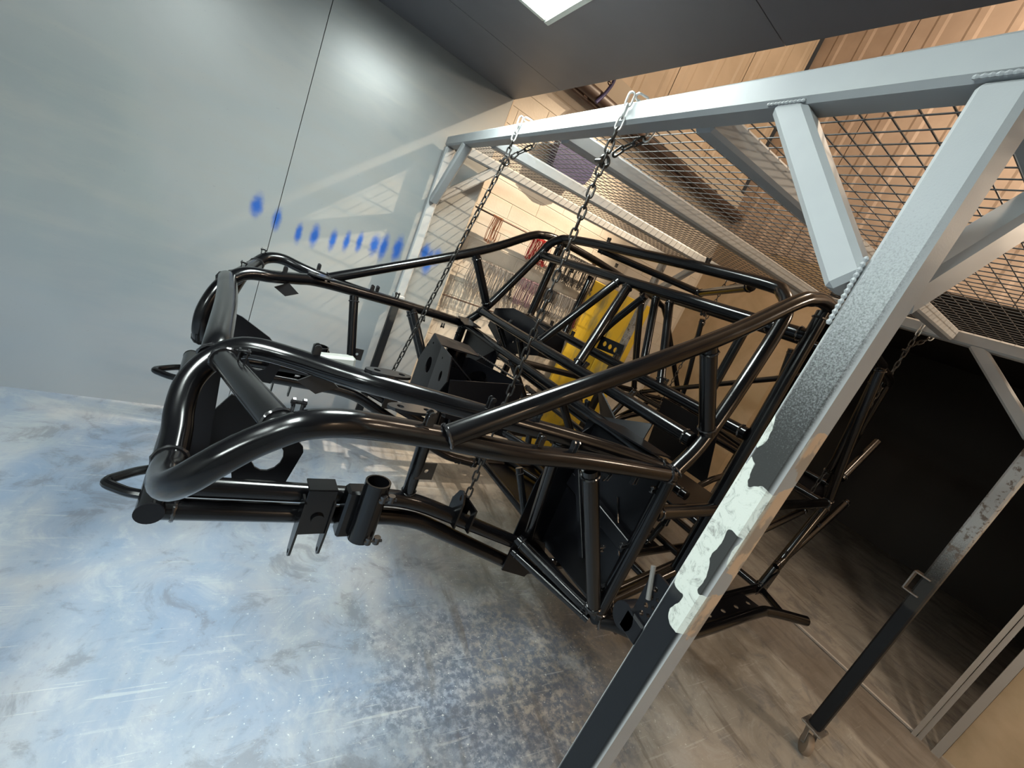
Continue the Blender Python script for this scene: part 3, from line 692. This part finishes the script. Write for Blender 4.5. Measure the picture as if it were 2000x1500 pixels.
    plate('chain_lug', [(sd * a, b_) for a, b_ in ((.395, -.125), (.462, -.125), (.462, -.045), (.395, -.045))], [(sd * .430, -.082, .013, .017)], .006, WU(.690), 'black')
    q = MB(); q.box((.6625, sd * .398, -.078), (.060, .006, .085), None, .001); q.build('chain_lug', 'black', ch)
    # shock mount ovals on the hood tube
    for (s_c, w_c, u_c) in ((.285, .515, .355), (.300, .655, .340)):
        q = MB(); ov = [(s_c + .050 * math.cos(2 * math.pi * k / 18), sd * w_c + .020 * math.sin(2 * math.pi * k / 18)) for k in range(18)]
        plate('shock_mount', ov, [(s_c - .025, sd * w_c, .007), (s_c + .028, sd * w_c, .007)], .006, SW(u_c - .004), 'tab')
    # diamond gussets on hood tube
    plate('diamond_gusset', [(.135, .275), (.175, .305), (.215, .275), (.175, .252)], [], .005, SU(sd * .445), 'tab')
    slab2((.325, sd * .425, .02), (.15, .05, .055)) if sd > 0 else None
    plate('strut_tab', [(.455, .06), (.505, .06), (.505, .11), (.455, .11)], [(.482, .085, .006)], .004, SU(sd * .46), 'tab')
    plate('dash_gusset', [(.93, sd * .50), (1.05, sd * .55), (1.06, sd * .74), (.99, sd * .72)], [], .005, SW(.335), 'black_plate')
    plate('sill_gusset', [(1.055, -.24), (1.12, -.235), (1.06, -.16)], [], .005, SU(sd * .775), 'black_plate')
    plate('nerf_step_plate', [(1.50, sd * .77), (2.12, sd * .77), (2.14, sd * .87), (1.50, sd * .86)], [(1.60 + .12 * k, sd * .82, .016, .010) for k in range(5)], .004, lambda x, y, t: (x, y, -.30 + t - .02 * (x - 1.5)))
    plate('node_gusset', [(2.28, -.34), (2.40, -.34), (2.44, -.22), (2.37, -.25)], [(2.375, -.30, .008)], .004, SU(sd * .775), 'black_plate')
# centre gearbox mount : folded plates with lightening holes (left of the midline)
plate('gearbox_front_plate', [(.340, .165), (.275, .300), (.160, .285), (.075, .17), (.19, .02), (.34, -.02)], [(.225, .175, .026, .036), (.30, .24, .006), (.25, .265, .005)], .005, WU(.70))
plate('gearbox_front_plate', [(.155, .285), (.01, .285), (-.03, .20), (.06, .075), (.15, .10)], [(.055, .190, .014, .022), (.10, .25, .005)], .005, lambda x, y, t: (.695 + t - .12 * (.155 - x), x, y))
q = MB(); pl3 = lambda P, th=.004: None
def slab(name, pts, th=.005, m='black_plate'):
    P = [Vector(p) for p in pts]; n = (P[1] - P[0]).cross(P[2] - P[0]).normalized() * th / 2; q = MB(); k = len(P)
    q.add([p - n for p in P] + [p + n for p in P], [tuple(range(k))[::-1], tuple(range(k, 2 * k))] + [(i, (i + 1) % k, (i + 1) % k + k, i + k) for i in range(k)])
    return fixn(q.build(name, m, ch, smooth=False))
slab('gearbox_box_side', [(.70, .34, -.02), (.70, .34, .17), (.93, .34, .22), (.95, .34, 0.0)])
slab('gearbox_box_side', [(.715, -.03, .06), (.68, -.03, .21), (.98, -.06, .26), (1.0, -.06, .02)])
slab('gearbox_box_back', [(.95, .34, .0), (.93, .34, .22), (.98, -.06, .26), (1.0, -.06, .02)])
slab('gearbox_box_top', [(.70, .275, .30), (.69, .155, .285), (.84, .10, .29), (.86, .26, .29)])
slab('gearbox_box_top', [(.675, .01, .285), (.69, .155, .285), (.80, .10, .20), (.80, -.02, .20)])
slab('gearbox_box_floor', [(.70, .34, -.02), (.95, .34, .0), (1.0, -.06, .02), (.715, -.03, .06)])
q = MB(); q.sweep([(.80, .23, .20), (.80, .23, .27)], [.045, .045], 24); q.build('bearing_cup', 'black', ch)
q = MB(); q.sweep([(.86, .02, .16), (.80, .00, .23)], [.038, .038], 24, cap=False); q.build('bearing_cup', 'black', ch)
for a_, b_, r_, st in (((.86, .16, .285), (.97, -.04, .265), .005, .010), ((.74, -.034, .13), (.92, -.05, .10), .006, .014), ((.72, .20, .01), (.72, .0, .06), .005, .012)):
    wd = MB(); bead(wd, a_, b_, r_, st); wd.build('weld_bead', 'weld', ch)
mir('gearbox_stay', [(.92, .30, .02), (1.0, .42, -.22)], r=.013)
tube('gearbox_stay', [(.98, -.05, .04), (1.10, -.36, .05)], r=.013)
# pedal box on the far side
plate('pedal_box_plate', [(.75, .33), (.74, .44), (.56, .488), (.36, .484), (.235, .465), (.21, .34), (.50, .25)], [(.50, .40, .006), (.45, .33, .006), (.33, .41, .006)], .005, WU(1.20))
slab('pedal_box_side', [(1.20, .74, .42), (1.20, .56, .486), (1.36, .60, .47), (1.36, .74, .40)]); slab('pedal_box_side', [(1.20, .235, .465), (1.20, .21, .34), (1.36, .24, .33), (1.36, .26, .45)])
plate('perforated_plate', [(.125, .475), (.122, .542), (-.036, .546), (-.040, .488)], [(.085, .512, .013), (.045, .510, .013), (.005, .508, .013)], .004, WU(1.46))
slab('rear_skid_plate', [(2.66, -.74, .15), (2.66, .74, .15), (3.12, .58, .185), (3.12, -.58, .185)])
slab('cabin_floor_panel', [(1.30, -.38, -.36), (1.30, .38, -.36), (2.0, .38, -.365), (2.0, -.38, -.365)])
slab('seat_bracket', [(1.55, -.60, .04), (1.55, -.35, .04), (1.90, -.35, .07), (1.90, -.60, .07)], .004)
slab('steering_gusset', [(1.10, -.36, .38), (1.13, -.30, .38), (1.20, -.34, .24), (1.10, -.55, .28)], .005); slab('steering_gusset', [(1.07, -.42, .31), (1.11, -.60, .38), (1.07, -.62, .31)], .005)
slab('rear_engine_plate', [(2.30, -.20, .30), (2.30, .22, .30), (2.40, .25, -.05), (2.40, -.24, -.05)], .006)

# --- small weld-on tabs : pair of ears with a round boss
def tabs(spots):
    base = None
    for (p, out, along) in spots:
        p = Vector(p); o_ = Vector(out).normalized(); a_ = Vector(along).normalized(); b_ = o_.cross(a_).normalized()
        if base is None:
            q = MB()
            for k in (-1, 1): q.box((k * .006, 0, .009), (.0028, .014, .020), None, .0006); q.cyl((k * .005, 0, .020), (k * .0090, 0, .020), .0068, 10)
            q.cyl((-.0105, 0, .020), (.0105, 0, .020), .003, 6); o = q.build('bolt_tab', 'tab', ch); base = o.data
        else: o = bpy.data.objects.new('bolt_tab', base); COL.objects.link(o); o.parent = ch
        R_ = Matrix((a_, b_ * -1, o_)).transposed()
        o.matrix_local = Matrix.Translation(p) @ Matrix((a_, o_.cross(a_), o_)).transposed().to_4x4()
sp = []
for sd in (-1, 1):
    sp += [((.035, sd * .47, .305), (0, 0, 1), (1, 0, 0)), ((.095, sd * .735, .335), (0, 0, 1), (1, 0, 0)), ((.155, sd * .445, .335), (0, 0, 1), (0, 1, 0)), ((.30, sd * .735, .345), (0, 0, 1), (0, 1, 0)),
           ((.50, sd * .60, .345), (0, 0, 1), (0, 1, 0)), ((.62, sd * .63, .342), (0, 0, 1), (1, 0, 0)), ((.66, sd * .745, .328), (0, 0, 1), (1, 0, 0)), ((.56, sd * .74, .33), (0, 0, 1), (0, 1, 0)),
           ((.82, sd * .745, .275), (0, sd * -.3, -1), (1, 0, 0)), ((.935, sd * .745, .27), (0, 0, -1), (1, 0, 0)), ((1.05, sd * .75, .235), (-1, 0, -.2), (0, 0, 1)), ((1.035, sd * .75, .04), (-1, 0, 0), (0, 0, 1)),
           ((.925, sd * .742, .03), (1, 0, 0), (0, 0, 1)), ((1.025, sd * .745, -.12), (1, 0, .1), (0, 0, 1)), ((1.16, sd * .765, .14), (0, 0, -1), (1, 0, 0)), ((2.60, sd * .755, .15), (0, 0, -1), (1, 0, 0)),
           ((2.46, sd * .755, -.12), (-1, 0, .4), (0, 0, 1)), ((2.62, sd * .76, .06), (0, sd, 0), (0, 0, 1)), ((2.44, sd * .76, -.22), (1, 0, -.4), (0, 0, 1)), ((1.135, sd * .45, .415), (.6, 0, 1), (0, 1, 0)),
           ((1.135, sd * .18, .42), (.5, 0, 1), (0, 1, 0)), ((1.06, sd * .35, .315), (-.3, 0, 1), (0, 1, 0)), ((1.36, sd * .42, .80), (0, 0, -1), (0, 1, 0)), ((1.95, sd * .76, .955), (0, 0, 1), (1, 0, 0)),
           ((1.10, sd * .80, -.20), (0, sd * .3, 1), (1, 0, 0)), ((.40, sd * .43, .0), (0, 0, 1), (1, 0, 0))]
sp += [((1.41, .3 * k, .972), (0, 0, 1), (0, 1, 0)) for k in (-1, 1)] + [((1.43, w_, .475), (0, 0, 1), (0, 1, 0)) for w_ in (-.35, -.05, .3, .5)]
tabs(sp)

# ------------------------------------------------------------------ chains in place
lug = CW(.66, -.43, -.03)
hang_chain(XF, 1.015, lug.z + .0, 'nearer of the two front chains, running from the gantry beam to the near chassis rail', end=(lug.x, lug.y, lug.z))
lug2 = CW(.60, .36, -.05)
hang_chain(XF, 1.70, lug2.z, 'farther of the two front chains, dropping past the gearbox mount', end=(lug2.x, lug2.y - .0, lug2.z + .02))
hang_chain(XR, 2.06, CW(2.3, .7, -.2).z, 'rear chain seen through the cabin tubes', ZB + TILT, XR)
hang_chain(XR, 0.90, CW(2.35, -.30, .2).z, 'rear chain on the near side, mostly hidden by the front post', ZB + TILT, XR)

# ================================================================== THINGS IN THE HALL
def bloc(x, y, z): return B(x, y, z)
def broot(name, x, y, z, label, cat, group=None): return empty(name, bloc(x, y, z), label, cat, group, (0, 0, YAW))
# wall rods with hanging hooks
def wall_rod(x0, x1, z, label):
    t = broot('wall_rod', x0, BY, z, label, 'rod', 'hanging rods on the block wall')
    for x in (0, x1 - x0):
        q = MB(); plate_mesh(q, [(x - .020, -.055), (x + .020, -.055), (x + .020, .055), (x - .020, .055)], [(x, .035, .006), (x, -.035, .006)], .005, lambda a, b_, t_: (a, -.004 + t_, b_)); fixn(q.build('bracket', 'rod', t, smooth=False))
        q = MB(); q.cyl((x, 0, 0), (x, -.11, 0), .006, 8); q.build('arm', 'rod', t)
    q = MB(); q.cyl((-.02, -.105, 0), (x1 - x0 + .02, -.105, 0), .0055, 8); q.build('rod', 'rod', t)
wall_rod(1.055, 2.31, 1.735, 'topmost dark rod on the cream block wall')
wall_rod(1.055, 2.31, 1.420, 'middle dark rod on the cream block wall, full of wire hooks')
wall_rod(1.055, 2.31, 1.100, 'lowest dark rod on the cream block wall, behind the gearbox mount')
def hooks(x0, x1, z, length, m, n, label):
    t = broot('wire_hooks', x0, BY - .105, z, label, 'hooks', 'wire hooks hanging on the wall rods')
    q = MB()
    for i in range(n):
        x = (x1 - x0) * (i + random.uniform(.1, .9)) / n; L = length * random.uniform(.85, 1.08); dy = random.uniform(-.03, .03); lx = random.uniform(-.008, .008)
        q.sweep([(x, .008, -.004), (x, .0, .009), (x, -.008, 0), (x + lx * .3, -.006 + dy * .3, -.03), (x + lx, dy, -L * .6), (x + lx * .6, dy, -L), (x + lx * .6 + .010, dy - .004, -L - .008), (x + lx * .6 + .016, dy - .004, -L + .010)], .0022, 4)
    o = q.build('hook_wires', m, t); o['kind'] = 'stuff'
hooks(1.25, 1.33, 1.735, .17, 'hook_orange', 16, 'bundle of orange-brown wire hooks on the topmost rod')
hooks(1.60, 1.78, 1.735, .16, 'hook_red', 60, 'bundle of bright red hooks on the topmost rod')
hooks(1.82, 1.95, 1.735, .15, 'hook_grey', 26, 'small bundle of grey hooks right of the red ones')
hooks(1.22, 1.58, 1.42, .20, 'hook_grey', 70, 'wide bundle of pale grey wire hooks on the middle rod')
hooks(1.588, 1.606, 1.42, .18, 'hook_black', 10, 'few black hooks between the pale grey and the purplish bundles')
hooks(1.635, 1.84, 1.42, .19, 'hook_purple', 46, 'bundle of purplish wire hooks on the middle rod')
hooks(1.86, 2.00, 1.42, .20, 'hook_black', 40, 'bundle of black hooks on the middle rod')
hooks(2.02, 2.24, 1.42, .20, 'hook_grey', 46, 'second bundle of grey hooks on the middle rod, beyond the black ones')
hooks(2.26, 2.32, 1.42, .22, 'hook_maroon', 16, 'narrow bundle of maroon hooks on the middle rod')
hooks(1.97, 2.31, 1.735, .21, 'hook_black', 80, 'wide dark bundle of hooks on the topmost rod beside the yellow board')
hooks(2.02, 2.30, 1.10, .22, 'hook_grey', 46, 'grey wire hooks on the lowest rod beside the yellow board')
# yellow board
t = broot('yellow_board', 2.72, BY - .075, 0, 'tall scuffed yellow board leaning against the block wall behind a gantry post', 'board')
for x0, x1 in ((-.385, -.005), (.005, .385)):
    q = MB(); q.box(((x0 + x1) / 2, 0, .823), (x1 - x0, .03, 1.64), None, .004); q.build('board_panel', 'yellow', t)
for z in (.12, 1.2):
    q = MB(); q.box((0, .024, z), (.72, .018, .06), None, .003); q.build('batten', 'seam', t)
# blue sheet hung high on the block wall
t = MB(); pts = [(-.16, -.10), (-.17, .07), (-.15, .13), (.14, .13), (.17, .08), (.17, -.02), (.14, -.09), (.08, -.13), (0, -.14)]
plate_mesh(t, pts, [], .09, lambda a, b_, t_: (a, t_, b_)); o = fixn(t.build('blue_mat', 'blue')); o.location = bloc(1.66, BY - .11, 2.31); o.rotation_euler = (0, 0, YAW)
tag(o, 'navy blue mat hung high on the cream block wall, seen through the mesh', 'mat')
q = MB(); q.box((-.1, .06, .0), (.02, .06, .02)); q.box((.1, .06, .0), (.02, .06, .02)); q.build('wall_hook', 'rod', o)
# overhead pipe on the wall
q = MB(); q.cyl((0, 0, 0), (2.45, 0, 0), .045, 20); q.cyl((0, .02, -.055), (2.45, .02, -.055), .018, 12); o = q.build('overhead_pipe', 'pipe'); o.location = bloc(1.16, BY - .10, 2.76); o.rotation_euler = (0, 0, YAW)
tag(o, 'dark brown overhead pipe running along the top of the block wall', 'pipe')
for k in range(3): q = MB(); q.box((.4 + k * .8, .035, .0), (.03, .08, .11)); q.build('pipe_clip', 'rod', o)
q = MB(); q.sweep(crom([(0, 0, .30), (.01, -.01, .16), (.05, -.01, .08), (.03, 0, -.02), (-.01, 0, -.10)]), .012, 10); o = q.build('air_hose', 'blue'); o.location = bloc(1.63, BY - .16, 2.80); o.rotation_euler = (0, 0, YAW)
tag(o, 'short blue and brown hose looped over the overhead pipe', 'hose')
q = MB(); q.ring((.035, 0, .05), (0.3, 0, 1), .016, .004, 14, 6); q.build('hose_clamp', 'rod', o)
